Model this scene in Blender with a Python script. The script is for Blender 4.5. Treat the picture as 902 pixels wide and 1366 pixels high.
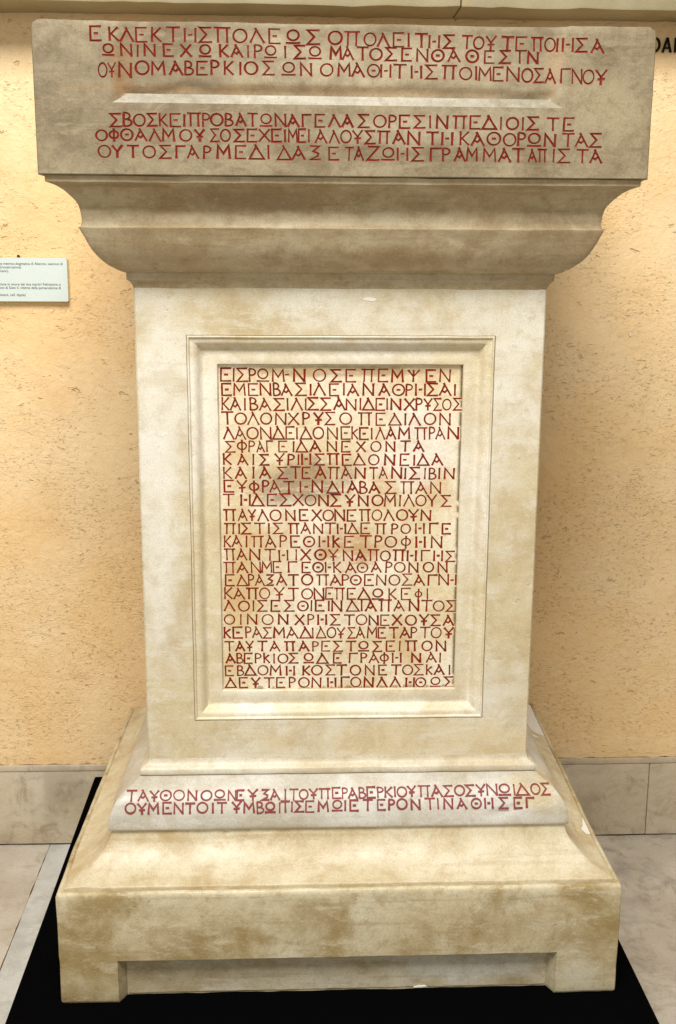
import bpy, bmesh, math, random
from mathutils import Vector, Matrix, noise
from mathutils.geometry import delaunay_2d_cdt
S = bpy.context.scene
for o in list(bpy.data.objects):
    bpy.data.objects.remove(o)
COL = S.collection

# ---------------------------------------------------------------- camera
cd = bpy.data.cameras.new('camera'); cam = bpy.data.objects.new('camera', cd); COL.objects.link(cam)
right = Vector((0.9990375, -0.0434824, 0.0057816)); down = Vector((-0.0038425, -0.2180471, -0.9759307))
fwd = Vector((0.0436965, 0.9749691, -0.2180043))
R3 = Matrix((right, -down, -fwd)).transposed()
cam.matrix_world = Matrix.Translation((-0.10974, -2.34024, 1.57163)) @ R3.to_4x4()
cd.sensor_fit = 'VERTICAL'; cd.sensor_height = 24; cd.sensor_width = 24; cd.lens = 27.2412
cd.clip_start = 0.05; cd.clip_end = 100
S.camera = cam
S.render.resolution_x = 676; S.render.resolution_y = 1024
S.render.engine = 'CYCLES'

# ---------------------------------------------------------------- light (museum interior)
W = bpy.data.worlds.new('World'); S.world = W; W.use_nodes = True
bg = W.node_tree.nodes['Background']
bg.inputs[0].default_value = (1.0, 0.93, 0.80, 1); bg.inputs[1].default_value = 0.34

def area(name, loc, target, size, power, color):
    l = bpy.data.lights.new(name, 'AREA'); l.shape = 'RECTANGLE'; l.size, l.size_y = size
    l.energy = power; l.color = color
    o = bpy.data.objects.new(name, l); COL.objects.link(o); o.location = loc
    o.rotation_euler = (Vector(target) - Vector(loc)).to_track_quat('-Z', 'Y').to_euler()
    return o
area('ceiling_lamp', (-.45, -2.25, 4.5), (0, .35, 1.0), (2.0, 1.6), 248, (1.0, .97, .93))
area('fill_light', (-1.3, -4.6, 2.3), (0, 0, .9), (2.6, 2.2), 36, (1.0, .97, .92))  # added fill from the camera side, not an actual window
S.view_settings.view_transform = 'Standard'; S.view_settings.look = 'None'
S.view_settings.exposure = 0.0; S.view_settings.gamma = 1

# ---------------------------------------------------------------- node helpers
def lin(r, g, b):
    f = lambda c: (c/255/12.92) if c/255 <= .04045 else ((c/255+.055)/1.055)**2.4
    return (f(r), f(g), f(b), 1)
class NT:
    def __init__(s, name):
        s.m = bpy.data.materials.new(name); s.m.use_nodes = True; s.t = s.m.node_tree
        s.b = s.t.nodes['Principled BSDF']
        tc = s.t.nodes.new('ShaderNodeTexCoord'); s.co = tc.outputs['Object']
    def n(s, kind, **kw):
        nd = s.t.nodes.new(kind)
        for k, v in kw.items(): setattr(nd, k, v)
        return nd
    def l(s, a, b): s.t.links.new(a, b)
    def mapping(s, scale=(1,1,1), loc=(0,0,0), rot=(0,0,0)):
        m = s.n('ShaderNodeMapping'); s.l(s.co, m.inputs[0])
        m.inputs[1].default_value = loc; m.inputs[2].default_value = rot; m.inputs[3].default_value = scale
        return m.outputs[0]
    def noise(s, scale, detail=4, rough=.55, vec=None, dist=0):
        nd = s.n('ShaderNodeTexNoise'); s.l(vec or s.co, nd.inputs['Vector'])
        nd.inputs['Scale'].default_value = scale; nd.inputs['Detail'].default_value = detail
        nd.inputs['Roughness'].default_value = rough; nd.inputs['Distortion'].default_value = dist
        return nd.outputs[0]
    def vor(s, scale, vec=None, feature='F1', rnd=1):
        nd = s.n('ShaderNodeTexVoronoi', feature=feature); s.l(vec or s.co, nd.inputs['Vector'])
        nd.inputs['Scale'].default_value = scale; nd.inputs['Randomness'].default_value = rnd
        return nd
    def ramp(s, fac, lo, hi, a=0., b=1.):
        m = s.n('ShaderNodeMapRange', interpolation_type='SMOOTHSTEP'); s.l(fac, m.inputs[0])
        m.inputs[1].default_value = lo; m.inputs[2].default_value = hi
        m.inputs[3].default_value = a; m.inputs[4].default_value = b
        return m.outputs[0]
    def math(s, op, a, b=None):
        m = s.n('ShaderNodeMath', operation=op)
        for i, v in enumerate((a, b)):
            if v is None: continue
            if isinstance(v, (int, float)): m.inputs[i].default_value = v
            else: s.l(v, m.inputs[i])
        return m.outputs[0]
    def mix(s, fac, a, b, mode='MIX'):
        m = s.n('ShaderNodeMix', data_type='RGBA', blend_type=mode)
        for i, v in ((0, fac), (6, a), (7, b)):
            if isinstance(v, (int, float)): m.inputs[i].default_value = v
            elif isinstance(v, tuple): m.inputs[i].default_value = v
            else: s.l(v, m.inputs[i])
        return m.outputs[2]
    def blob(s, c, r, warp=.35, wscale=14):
        """soft irregular patch (0..1) at c with radii r, a stain or a painted-in tone"""
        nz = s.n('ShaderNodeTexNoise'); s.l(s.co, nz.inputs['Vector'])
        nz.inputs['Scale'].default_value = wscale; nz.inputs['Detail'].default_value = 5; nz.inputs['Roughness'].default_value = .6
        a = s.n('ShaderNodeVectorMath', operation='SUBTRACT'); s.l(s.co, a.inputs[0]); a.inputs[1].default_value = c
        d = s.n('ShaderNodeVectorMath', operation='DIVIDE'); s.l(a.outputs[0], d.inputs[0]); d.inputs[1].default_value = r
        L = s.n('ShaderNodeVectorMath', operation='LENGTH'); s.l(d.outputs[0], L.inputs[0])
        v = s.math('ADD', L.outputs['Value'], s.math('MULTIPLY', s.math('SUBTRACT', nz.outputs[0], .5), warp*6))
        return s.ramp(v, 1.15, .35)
    def bump(s, height, strength, dist, normal=None):
        b = s.n('ShaderNodeBump'); s.l(height, b.inputs['Height'])
        b.inputs['Strength'].default_value = strength; b.inputs['Distance'].default_value = dist
        if normal is not None: s.l(normal, b.inputs['Normal'])
        return b.outputs[0]
    def done(s, col, rough=.6, normal=None, spec=.5):
        if isinstance(col, tuple): s.b.inputs['Base Color'].default_value = col
        else: s.l(col, s.b.inputs['Base Color'])
        if isinstance(rough, (int, float)): s.b.inputs['Roughness'].default_value = rough
        else: s.l(rough, s.b.inputs['Roughness'])
        s.b.inputs['Specular IOR Level'].default_value = spec
        if normal is not None: s.l(normal, s.b.inputs['Normal'])
        return s.m

def cast_stone(name, base, pale, stain, dark, stain_amt=.6, seed=0., streak=.35, rough=.5, blobs=(), stain_lo=.48, stain_hi=.74, grain=.5, scuff=.55, scratch=.5):
    """aged painted plaster cast: mottled, stained, finely grained"""
    t = NT(name)
    off = (seed*3.1, seed*1.7, seed*2.3)
    v = t.mapping(loc=off)
    c = t.mix(t.ramp(t.noise(4.5, 5, .6, v), .36, .64), base, pale)
    c = t.mix(t.math('MULTIPLY', t.ramp(t.noise(6, 6, .6, v, .3), stain_lo, stain_hi), stain_amt), c, stain)
    c = t.mix(t.math('MULTIPLY', t.ramp(t.noise(34, 7, .75, v, .2), .50, .70), stain_amt*.6), c, stain)
    vs = t.mapping(scale=(1.3, 1.3, 26), loc=off)
    c = t.mix(t.math('MULTIPLY', t.ramp(t.noise(3, 5, .6, vs), .5, .72), streak), c, dark)
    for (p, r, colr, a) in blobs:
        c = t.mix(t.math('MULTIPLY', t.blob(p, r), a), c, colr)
    c = t.mix(t.math('MULTIPLY', t.ramp(t.noise(13, 9, .74, v, .4), .46, .63), stain_amt*.5), c, stain)
    vp = t.mapping(scale=(1, 1, 3.2), loc=(off[0]+5, off[1], off[2]))
    c = t.mix(t.math('MULTIPLY', t.ramp(t.noise(9, 9, .74, vp, .3), .53, .64), scuff), c, pale)
    c = t.mix(t.math('MULTIPLY', t.ramp(t.noise(55, 6, .75, vp, .2), .55, .68), scuff*.8), c, pale)
    sc = t.ramp(t.math('ABSOLUTE', t.math('SUBTRACT', t.noise(8, 6, .62, t.mapping(scale=(.6, 1, 1.5), loc=(off[0], 3, off[2]), rot=(0, .3, 0)), .6), .5)), .012, .002)
    sc = t.math('MULTIPLY', sc, t.ramp(t.noise(5, 5, .6, t.mapping(loc=(off[2], 8, off[0]))), .50, .62))
    c = t.mix(t.math('MULTIPLY', sc, scratch), c, pale)
    c = t.mix(t.math('MULTIPLY', t.ramp(t.noise(60, 8, .8, v), .52, .62), scratch*.45), c, dark)
    g = t.noise(420, 2, .6, v)
    c = t.mix(grain, c, t.mix(1.0, c, t.ramp(g, .25, .75, .72, 1.22), 'MULTIPLY'))
    sp = t.math('MULTIPLY', t.ramp(t.noise(75, 2, .5, v), .70, .78), t.ramp(t.noise(7, 4, .6, v), .45, .62))
    c = t.mix(t.math('MULTIPLY', sp, .55), c, dark)
    h = t.math('ADD', t.math('MULTIPLY', t.noise(9, 5, .55, v), 1.0), t.math('MULTIPLY', g, .05))
    h = t.math('SUBTRACT', h, t.math('MULTIPLY', sp, .5))
    nm = t.bump(h, .3, .006)
    rg = t.ramp(t.noise(12, 5, .6, v), .3, .7, rough-.08, rough+.14)
    return t.done(c, rg, nm, .4)


M = {}
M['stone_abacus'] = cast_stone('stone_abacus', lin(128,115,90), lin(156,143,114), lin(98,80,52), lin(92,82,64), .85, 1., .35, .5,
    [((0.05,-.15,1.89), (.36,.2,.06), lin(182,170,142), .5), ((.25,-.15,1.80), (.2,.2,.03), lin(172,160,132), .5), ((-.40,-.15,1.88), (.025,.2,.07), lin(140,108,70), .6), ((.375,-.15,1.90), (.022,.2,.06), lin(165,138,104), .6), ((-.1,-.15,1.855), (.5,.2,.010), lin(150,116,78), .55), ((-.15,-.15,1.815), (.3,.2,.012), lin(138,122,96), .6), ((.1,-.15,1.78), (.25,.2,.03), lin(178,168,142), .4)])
M['stone_bevel'] = cast_stone('stone_bevel', lin(138,132,114), lin(166,160,144), lin(108,96,70), lin(104,94,72), .7, 11., .2, .5)
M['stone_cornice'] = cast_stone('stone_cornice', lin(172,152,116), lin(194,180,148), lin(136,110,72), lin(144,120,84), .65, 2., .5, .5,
    [((-.18,-.1,1.665), (.22,.2,.035), lin(128,100,64), .55), ((.12,-.1,1.56), (.16,.2,.03), lin(156,122,76), .4), ((-.05,-.1,1.632), (.36,.2,.014), lin(214,202,172), .6)])  # last patch: painted highlight, a pale stripe along the cove
M['stone_shaft'] = cast_stone('stone_shaft', lin(206,192,156), lin(222,217,200), lin(178,154,106), lin(180,164,124), .65, 3., .22, .5,
    [((-.38,0,1.1), (.05,.3,.4), lin(232,230,220), .6), ((.2,0,.54), (.4,.3,.06), lin(212,190,140), .5)])
M['stone_frame'] = cast_stone('stone_frame', lin(214,202,170), lin(228,222,206), lin(186,164,118), lin(188,172,136), .6, 4., .18, .45)
M['stone_panel'] = cast_stone('stone_panel', lin(222,208,172), lin(234,226,204), lin(196,160,104), lin(190,170,124), .65, 5., .1, .5,
    [((-.085,.02,1.105), (.11,.2,.055), lin(124,98,64), .75), ((.015,.02,.96), (.10,.2,.06), lin(178,132,70), .75), ((-.19,.02,.90), (.06,.2,.10), lin(196,162,104), .5), ((-.21,.02,1.0), (.05,.2,.34), lin(204,172,112), .55), ((.16,.02,1.17), (.1,.2,.1), lin(236,232,224), .6), ((.0,.02,1.335), (.25,.2,.012), lin(150,120,76), .7)])  # last patch: brown band along the panel's top edge
M['stone_band'] = cast_stone('stone_band', lin(184,178,162), lin(208,205,196), lin(166,150,114), lin(160,150,128), .6, 6., .25, .35,
    [((.42,-.05,.44), (.06,.2,.04), lin(196,176,126), .7)])
M['stone_fillet'] = cast_stone('stone_fillet', lin(202,190,162), lin(218,212,194), lin(170,152,114), lin(176,158,118), .6, 7., .15, .45)
M['stone_cavetto'] = cast_stone('stone_cavetto', lin(200,186,152), lin(214,204,176), lin(170,144,96), lin(166,142,100), .75, 8., .45, .42)
M['stone_plinth'] = cast_stone('stone_plinth', lin(194,178,140), lin(214,204,174), lin(152,128,78), lin(150,128,84), .85, 9., .4, .42, (((.35,-.17,.20), (.14,.2,.05), lin(158,132,86), .35), ((-.35,-.17,.22), (.12,.2,.05), lin(164,138,92), .35), ((.5,-.17,.1), (.05,.2,.06), lin(214,206,182), .6)), .46, .66)
M['stone_sunk'] = cast_stone('stone_sunk', lin(186,172,138), lin(206,198,174), lin(146,122,80), lin(138,116,80), .7, 10., .45, .5, [((.28,-.15,.085), (.16,.2,.04), lin(216,214,202), .7)])
def wall_mat():
    t = NT('ochre_plaster')
    c = t.mix(t.ramp(t.noise(2.2, 6, .62), .36, .64), lin(245,209,154), lin(249,221,174))
    c = t.mix(t.math('MULTIPLY', t.ramp(t.noise(11, 6, .65), .5, .75), .35), c, lin(230,194,140))
    v = t.mapping(scale=(1, 1, 1.7))
    wn = t.noise(9, 3, .55, v, .4)
    # trowel drags, short ridges and pits
    area1 = t.ramp(t.noise(4.5, 4, .6), .34, .58); area2 = t.ramp(t.noise(6, 4, .6, t.mapping(loc=(4,2,1))), .36, .60)
    warp = t.mapping(scale=(.75, 1, 1.25), rot=(0, .5, 0))
    pit = t.math('MULTIPLY', t.ramp(t.noise(38, 3, .6, warp, .3), .635, .71), area1)
    pit2 = t.math('MULTIPLY', t.ramp(t.noise(80, 3, .6, v, .4), .595, .68), area2)
    ridge = t.ramp(t.math('ABSOLUTE', t.math('SUBTRACT', t.noise(34, 3, .6, t.mapping(scale=(.6,1,1.2), rot=(0,-.45,0)), .9), .5)), .06, .0)
    ridge = t.math('MULTIPLY', ridge, area2)
    p = t.math('MAXIMUM', pit, t.math('MULTIPLY', pit2, .6))
    c = t.mix(t.math('MULTIPLY', p, .30), c, lin(178,132,80))
    c = t.mix(t.math('MULTIPLY', ridge, .05), c, lin(170,124,74))
    h = t.math('SUBTRACT', t.math('ADD', t.math('MULTIPLY', wn, .5), t.math('MULTIPLY', t.noise(36, 6, .7, None, .8), .8)), t.math('ADD', t.math('MULTIPLY', p, .8), t.math('MULTIPLY', ridge, .10)))
    return t.done(c, .75, t.bump(h, .72, .008), .25)
M['wall'] = wall_mat()
def marble(name, a, b, vein, dirt, seed, va=.5, rough=.45):
    t = NT(name); v = t.mapping(loc=(seed, seed*2, seed*3))
    c = t.mix(t.ramp(t.noise(3, 6, .6, v), .35, .65), a, b)
    w = t.noise(2.4, 5, .55, t.mapping(scale=(1, 1.6, 2.4), loc=(seed, 0, seed)), .5)
    vn = t.ramp(t.math('ABSOLUTE', t.math('SUBTRACT', w, .5)), .012, .0)
    c = t.mix(t.math('MULTIPLY', vn, va), c, vein)
    c = t.mix(t.math('MULTIPLY', t.ramp(t.noise(14, 8, .7, v, .5), .48, .70), .6), c, dirt)
    c = t.mix(t.math('MULTIPLY', t.ramp(t.noise(5, 6, .65, t.mapping(loc=(seed*2, 1, seed))), .48, .68), .45), c, vein)
    sp = t.math('MULTIPLY', t.ramp(t.vor(55, t.mapping(scale=(.7, 1, 1))).outputs['Distance'], .14, .05), t.ramp(t.noise(5, 4, .6, v), .52, .64))
    c = t.mix(t.math('MULTIPLY', sp, .6), c, dirt)
    g = t.noise(300, 2, .6, v)
    c = t.mix(.5, c, t.mix(1.0, c, t.ramp(g, .25, .75, .82, 1.15), 'MULTIPLY'))
    return t.done(c, rough, t.bump(t.math('SUBTRACT', t.noise(10, 4, .5, v), sp), .2, .004), .4)
M['skirting'] = marble('skirting_marble', lin(196,180,152), lin(212,200,178), lin(142,128,106), lin(140,118,88), 1.3, .15)
M['ledge'] = marble('ledge_marble', lin(146,134,102), lin(168,158,128), lin(170,156,118), lin(168,150,108), 2.1, .3)
M['floor_beige'] = marble('floor_beige_marble', lin(186,176,160), lin(204,196,182), lin(142,134,124), lin(146,132,114), 3.7, .15)
M['floor_pale'] = marble('floor_pale_marble', lin(196,196,190), lin(214,214,208), lin(150,148,142), lin(160,158,150), 4.9, .25)
M['floor_pink'] = marble('floor_pink_marble', lin(176,166,150), lin(197,189,174), lin(122,117,110), lin(132,116,98), 6.2, .2)
def plain(name, col, rough, spec=.5, var=.12, sc=40):
    t = NT(name); c = t.mix(t.noise(sc, 5, .6), tuple([x*(1-var) for x in col[:3]]+[1]), tuple([min(1, x*(1+var)) for x in col[:3]]+[1]))
    return t.done(c, rough, None, spec)
M['grout'] = plain('grout', lin(110,98,82), .9)
M['low_bounce'] = plain('low_bounce_top', lin(96,84,66), .9)  # unseen block top, darkened to cut bounced light on the wall
M['black'] = plain('black_board', (.0022,.0021,.0023,1), .7, .0)
M['black_paint'] = plain('black_paint', (.010,.005,.004,1), .6, .2)
M['plate'] = plain('plate_white', lin(212,224,219), .3, .5, .03, 8)
M['ink'] = plain('ink', (.05,.055,.06,1), .6, .2)
M['iron'] = plain('iron', (.03,.025,.02,1), .5)
M['chip'] = plain('white_plaster', lin(236,232,224), .8, .3, .05, 60)
M['red_panel'] = plain('red_filling', lin(132,42,15), .6, .25, .35, 60)
M['red_abacus'] = plain('dull_red_filling', lin(118,36,19), .6, .25, .35, 60)
M['red_band'] = plain('faded_red_filling', lin(130,58,56), .6, .25, .3, 60)


# ---------------------------------------------------------------- object helpers
def link(name, bm, mat, parent=None, smooth=None):
    me = bpy.data.meshes.new(name)
    bmesh.ops.recalc_face_normals(bm, faces=bm.faces)
    bm.to_mesh(me); bm.free()
    for m in (mat if isinstance(mat, (list, tuple)) else [mat]): me.materials.append(m)
    if smooth is not None:
        me.polygons.foreach_set('use_smooth', [True]*len(me.polygons))
        me.set_sharp_from_angle(angle=math.radians(smooth))
    o = bpy.data.objects.new(name, me); COL.objects.link(o)
    if parent is not None: adopt(o, parent)
    return o
def world_loc(o):
    return Vector(o.location) if o.parent is None else Vector((0, 0, 0))
def adopt(o, parent):
    # meshes are written in scene coordinates: undo the parent's place in the parent inverse
    o.parent = parent; o.matrix_parent_inverse = Matrix.Translation(-world_loc(parent))
def empty(name, loc, label, cat):
    o = bpy.data.objects.new(name, None); COL.objects.link(o); o.location = loc
    o.empty_display_size = .1; o['label'] = label; o['category'] = cat
    return o
def tag(o, label, cat):
    o['label'] = label; o['category'] = cat; return o
def structure(o): o['kind'] = 'structure'; return o
def box(bm, x0, x1, y0, y1, z0, z1):
    v = [bm.verts.new((x, y, z)) for x in (x0, x1) for y in (y0, y1) for z in (z0, z1)]
    for f in ((0,1,3,2),(4,6,7,5),(0,4,5,1),(2,3,7,6),(0,2,6,4),(1,5,7,3)):
        bm.faces.new([v[i] for i in f])
    return v

HX = .41; YB = .655          # shaft half width, shaft back (its front is y = 0)
CX, CY = 0., YB/2
def wob(p, amp, sc):
    return (noise.noise(Vector(p)*sc) + .5*noise.noise(Vector(p)*sc*2.7 + Vector((7,3,1))))*amp
def sweep(profile, nside=70, amp=.0012, cr=.004, cap=True, skip=None, edge=0.):
    """profile (offset from the shaft, height) carried round a rectangle with small rounded corners"""
    bm = bmesh.new(); rings = []
    for (o, z) in profile:
        hx, hy = HX+o, YB/2+o; ring = []
        corners = [(-1,-1),(1,-1),(1,1),(-1,1)]
        for k in range(4):
            sx, sy = corners[k]; nx, ny = corners[(k+1) % 4]
            n_ = nside if k == 0 else (nside//2)
            ca = math.pi + k*math.pi/2
            for j in range(3):                       # rounded corner
                a = ca + (math.pi/2)*(j+.5)/3
                cxx, cyy = sx*(hx-cr), sy*(hy-cr)
                ring.append((cxx+cr*math.cos(a), cyy+cr*math.sin(a)))
            for j in range(1, n_):
                u = j/n_
                ring.append((sx*(hx-cr)*(1-u)+nx*(hx-cr)*u, sy*(hy-cr)*(1-u)+ny*(hy-cr)*u) if False else
                            (sx*hx*(1-u)+nx*hx*u if sy == ny else sx*hx, sy*hy*(1-u)+ny*hy*u if sx == nx else sy*hy))
        vs = []
        for (x, y) in ring:
            p = (x, y+CY, z)
            d = wob(p, amp, 9) + wob(p, amp*.5, 40) - max(0, noise.noise(Vector(p)*16 + Vector((o*60, 5, 2)))-.42)*.012; e = wob((x+3, y, z*2), amp*.7, 11)
            L = math.hypot(x, y)
            vs.append(bm.verts.new((x + d*(x/hx if abs(abs(x)-hx) < .01 else 0), y+CY + d*(y/hy if abs(abs(y)-hy) < .01 else 0), z+e)))
        rings.append(vs)
    n = len(rings[0])
    for a, b in zip(rings, rings[1:]):
        for i in range(n):
            j = (i+1) % n
            bm.faces.new((a[i], a[j], b[j], b[i]))
    if cap:
        bm.faces.new(rings[0]); bm.faces.new(rings[-1])
    return bm
def curve(pts, n=6):
    """Catmull-Rom through profile points"""
    out = []
    P = [pts[0]] + list(pts) + [pts[-1]]
    for i in range(1, len(P)-2):
        for k in range(n):
            t = k/n; q = []
            for a in range(2):
                p0, p1, p2, p3 = (P[i-1][a], P[i][a], P[i+1][a], P[i+2][a])
                q.append(.5*((2*p1)+(-p0+p2)*t+(2*p0-5*p1+4*p2-p3)*t*t+(-p0+3*p1-3*p2+p3)*t**3))
            out.append(tuple(q))
    out.append(tuple(pts[-1])); return out
def lerp(a, b, t): return a+(b-a)*t
def sstep(a, b, x):
    t = max(0., min(1., (x-a)/(b-a))); return t*t*(3-2*t)

# ---------------------------------------------------------------- the setting: floor
FZ = -.205; WY = .95
bm = bmesh.new(); box(bm, -6, 6, -6, WY+.02, FZ-.1, FZ-.004)
structure(link('floor', bm, M['grout']))
def slab(bm, pts, z0, z1, amp=.0015, mi=0):
    """a stone slab with slightly wandering edges"""
    ring = []
    n = len(pts)
    for i in range(n):
        a, b = Vector(pts[i]), Vector(pts[(i+1) % n])
        m = max(2, int((b-a).length/.03)); nrm = Vector((-(b-a).y, (b-a).x)).normalized()
        for k in range(m):
            p = a.lerp(b, k/m)
            if k: p = p + nrm*wob((p.x, p.y, z1), amp, 18)
            ring.append(p)
    top = [bm.verts.new((p.x, p.y, z1)) for p in ring]; bot = [bm.verts.new((p.x, p.y, z0)) for p in ring]
    fs = [bm.faces.new(top)]
    for i in range(len(ring)):
        j = (i+1) % len(ring); fs.append(bm.faces.new((top[i], top[j], bot[j], bot[i])))
    for f in fs: f.material_index = mi
bm = bmesh.new()
g = .0012
slab(bm, [(-.8395+g, -2), (-.30, -2), (-.30, WY), (-.8395+g, WY)], FZ-.02, FZ, .002, 1)                   # pale band under and beside the platform
for (y0, y1) in ((-3.2, -.62), (-.62+g, WY)):
    slab(bm, [(-2.6, y0), (-.8395-g, y0), (-.8395-g, y1), (-2.6, y1)], FZ-.02, FZ, .003, 0)
bm2 = bm
structure(link('floor_slabs', bm, [M['floor_beige'], M['floor_pale']]))
bm = bmesh.new()
for (x0, x1) in ((-.30+2*g, 1.62), (1.62+2*g, 2.6)):
    slab(bm, [(x0, -3), (x1, -3), (x1, WY), (x0, WY)], FZ-.02, FZ, .003)
structure(link('floor_paving', bm, M['floor_pink']))

# ---------------------------------------------------------------- the wall
bm = bmesh.new()
X0, X1, ZB, ZT = -2.4, 2.4, .058, 2.205
nx, nz = 360, 90
front = []
for i in range(nx+1):
    col = []
    for k in range(nz+1):
        x = X0+(X1-X0)*i/nx; z = ZB+(ZT-ZB)*k/nz
        if k == 0: z += wob((x, 0, 0), .004, 30) + wob((x, 5, 0), .002, 90)
        y = WY + wob((x, 2, z), .004, 2.2) + wob((x, 9, z), .0015, 9)
        if k == 0: y += .003
        col.append(bm.verts.new((x, y, z)))
    front.append(col)
for i in range(nx):
    for k in range(nz):
        bm.faces.new((front[i][k], front[i+1][k], front[i+1][k+1], front[i][k+1]))
bk = [bm.verts.new(p) for p in ((X0, WY+.2, ZB), (X1, WY+.2, ZB), (X1, WY+.2, ZT), (X0, WY+.2, ZT))]
bm.faces.new(bk)
bm.faces.new([c[0] for c in front] + [bk[1], bk[0]])
bm.faces.new([c[-1] for c in front] + [bk[2], bk[3]])
bm.faces.new(front[0] + [bk[3], bk[0]]); bm.faces.new(front[-1] + [bk[2], bk[1]])
wall = link('plaster_wall', bm, M['wall'], None, 60)
tag(wall, 'rough ochre plaster wall behind the altar, pitted and ridged, with marble skirting', 'wall')
def stone_block(x0, x1, y0, y1, z0, z1, mat, name, parent, amp=.0012, n=None, bev=.003):
    bm = bmesh.new(); box(bm, x0, x1, y0, y1, z0, z1)
    es = list(bm.edges)
    n = n or max(2, int((x1-x0)/.04))
    bmesh.ops.bevel(bm, geom=es, offset=bev, segments=2, affect='EDGES', profile=.6)
    xe = [e for e in bm.edges if abs(e.verts[0].co.x-e.verts[1].co.x) > (x1-x0)*.6]
    bmesh.ops.subdivide_edges(bm, edges=xe, cuts=n, use_grid_fill=True)
    for v in bm.verts:
        p = v.co.copy(); v.co.z += wob(p, amp, 12)+wob(p, amp*.5, 50); v.co.y += wob(p+Vector((4,4,4)), amp, 12)
    return link(name, bm, mat, parent, 40)
for (x0, x1) in ((-2.4, -1.295), (-1.2935, .30), (.3015, 1.0055), (1.0075, 1.75), (1.7515, 2.4)):
    stone_block(x0, x1, WY-.001, WY+.15, FZ+.003, .0375, M['skirting'], 'skirting_slab', wall)
stone_block(-2.4, .44, WY-.004, WY+.15, .0385, .0565, M['skirting'], 'skirting_fillet', wall)
stone_block(.4412, 2.4, WY-.004, WY+.15, .0385, .0565, M['skirting'], 'skirting_fillet', wall)
for (x0, x1) in ((-2.4, .335), (.3366, 2.4)):
    stone_block(x0, x1, WY-.15, WY+.15, 2.180, 2.30, M['ledge'], 'marble_ledge', wall, .004, 60, .006)

# painted capitals on the wall, right of the altar's top block
def wall_letter(polys, name='painted_letter'):
    bm = bmesh.new()
    for poly in polys:
        f = bm.faces.new([bm.verts.new((x, WY-.0045, z)) for x, z in poly])
        r = bmesh.ops.extrude_face_region(bm, geom=[f])
        for v in r['geom']:
            if isinstance(v, bmesh.types.BMVert): v.co.y += .012
    link(name, bm, M['black_paint'], wall)
zb, zt = 2.103, 2.1405; hw = .0057
def ringpoly(cx, cz, rx, rz, w, n=36):
    out = []
    for i in range(n):
        a, b = 2*math.pi*i/n, 2*math.pi*(i+1)/n
        q = lambda t, s: (cx+(rx-s)*math.cos(t)*1.0, cz+(rz-s)*math.sin(t))
        out.append([q(a,0), q(b,0), q(b,w), q(a,w)])
    return out
wall_letter(ringpoly(.884, (zb+zt)/2, .0155, .0195, hw))
wall_letter([[(.9035,zb),(.9095,zb),(.9205,zt),(.9145,zt)], [(.9310,zb),(.9250,zb),(.9146,zt+.0002),(.9204,zt+.0002)], [(.9120,zb+.009),(.9225,zb+.009),(.9212,zb+.0135),(.9133,zb+.0135)]])
wall_letter([[(.9375,zb),(.9432,zb),(.9432,zt),(.9375,zt)], [(.9590,zb),(.9647,zb),(.9647,zt),(.9590,zt)], [(.9588,zb+.0001),(.9650,zb+.0001),(.9436,zt-.0001),(.9374,zt-.0001)]])

# ---------------------------------------------------------------- label plate and nail
lab = empty('label_plate', (-.97, WY-.005, 1.494), 'pale mint-white museum label with small dark printing on the ochre wall', 'label')
bm = bmesh.new()
lx0, lx1, lz0, lz1, ly0, ly1 = -1.235, -.7075, 1.4355, 1.5525, WY-.020, WY-.0035
box(bm, lx0, lx1, ly0, ly1, lz0, lz1)
bmesh.ops.bevel(bm, geom=[e for e in bm.edges if abs(e.verts[0].co.y-e.verts[1].co.y) > .005], offset=.002, segments=2, affect='EDGES')
link('plate', bm, M['plate'], lab)
TXT = [('Iscrizione metrico-dogmatica di Abercio, vescovo di', -.7185, 1.5335, 0), ('di Ierapoli, Frigia (ricostruzione)', -.8310, 1.5240, 0), ('(Vaticano)', -.8660, 1.5140, 0),
       ('Iscrizione in onore dei due martiri Felicissimo e', -.7265, 1.4785, 0), ('Agapito, diaconi di Sisto II, vittime della persecuzione di', -.7265, 1.4690, 0), ('Valeriano.', -.8990, 1.4600, 0), ('(Vaticano, cell. Appia)', -.8230, 1.4500, .25)]
for s, xr, z, sh in TXT:
    cu = bpy.data.curves.new('printed_line', 'FONT'); cu.body = s; cu.size = .0098; cu.align_x = 'RIGHT'; cu.shear = sh; cu.extrude = .0003; cu.resolution_u = 2
    tmp = bpy.data.objects.new('printed_line', cu); COL.objects.link(tmp)
    bpy.context.view_layer.update()
    me = bpy.data.meshes.new_from_object(tmp.evaluated_get(bpy.context.evaluated_depsgraph_get()))
    bpy.data.objects.remove(tmp)
    wmax = max(v.co.x for v in me.vertices); wmin = min(v.co.x for v in me.vertices)
    for v in me.vertices:
        x, y, zz = v.co; v.co = (xr + x*.97, ly0 - .0002 - zz, z + y)
    me.materials.clear(); me.materials.append(M['ink'])
    o = bpy.data.objects.new('printed_line', me); COL.objects.link(o); adopt(o, lab)
bm = bmesh.new()
bmesh.ops.create_cone(bm, cap_ends=True, segments=10, radius1=.0022, radius2=.003, depth=.014, matrix=Matrix.Translation((-.839, WY-.007, 1.5565)) @ Matrix.Rotation(math.pi/2, 4, 'X'))
bmesh.ops.create_cone(bm, cap_ends=True, segments=12, radius1=.004, radius2=.0032, depth=.002, matrix=Matrix.Translation((-.839, WY-.0145, 1.5565)) @ Matrix.Rotation(math.pi/2, 4, 'X'))
tag(link('nail', bm, M['iron']), 'small dark nail in the wall just above the label plate', 'nail')

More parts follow.
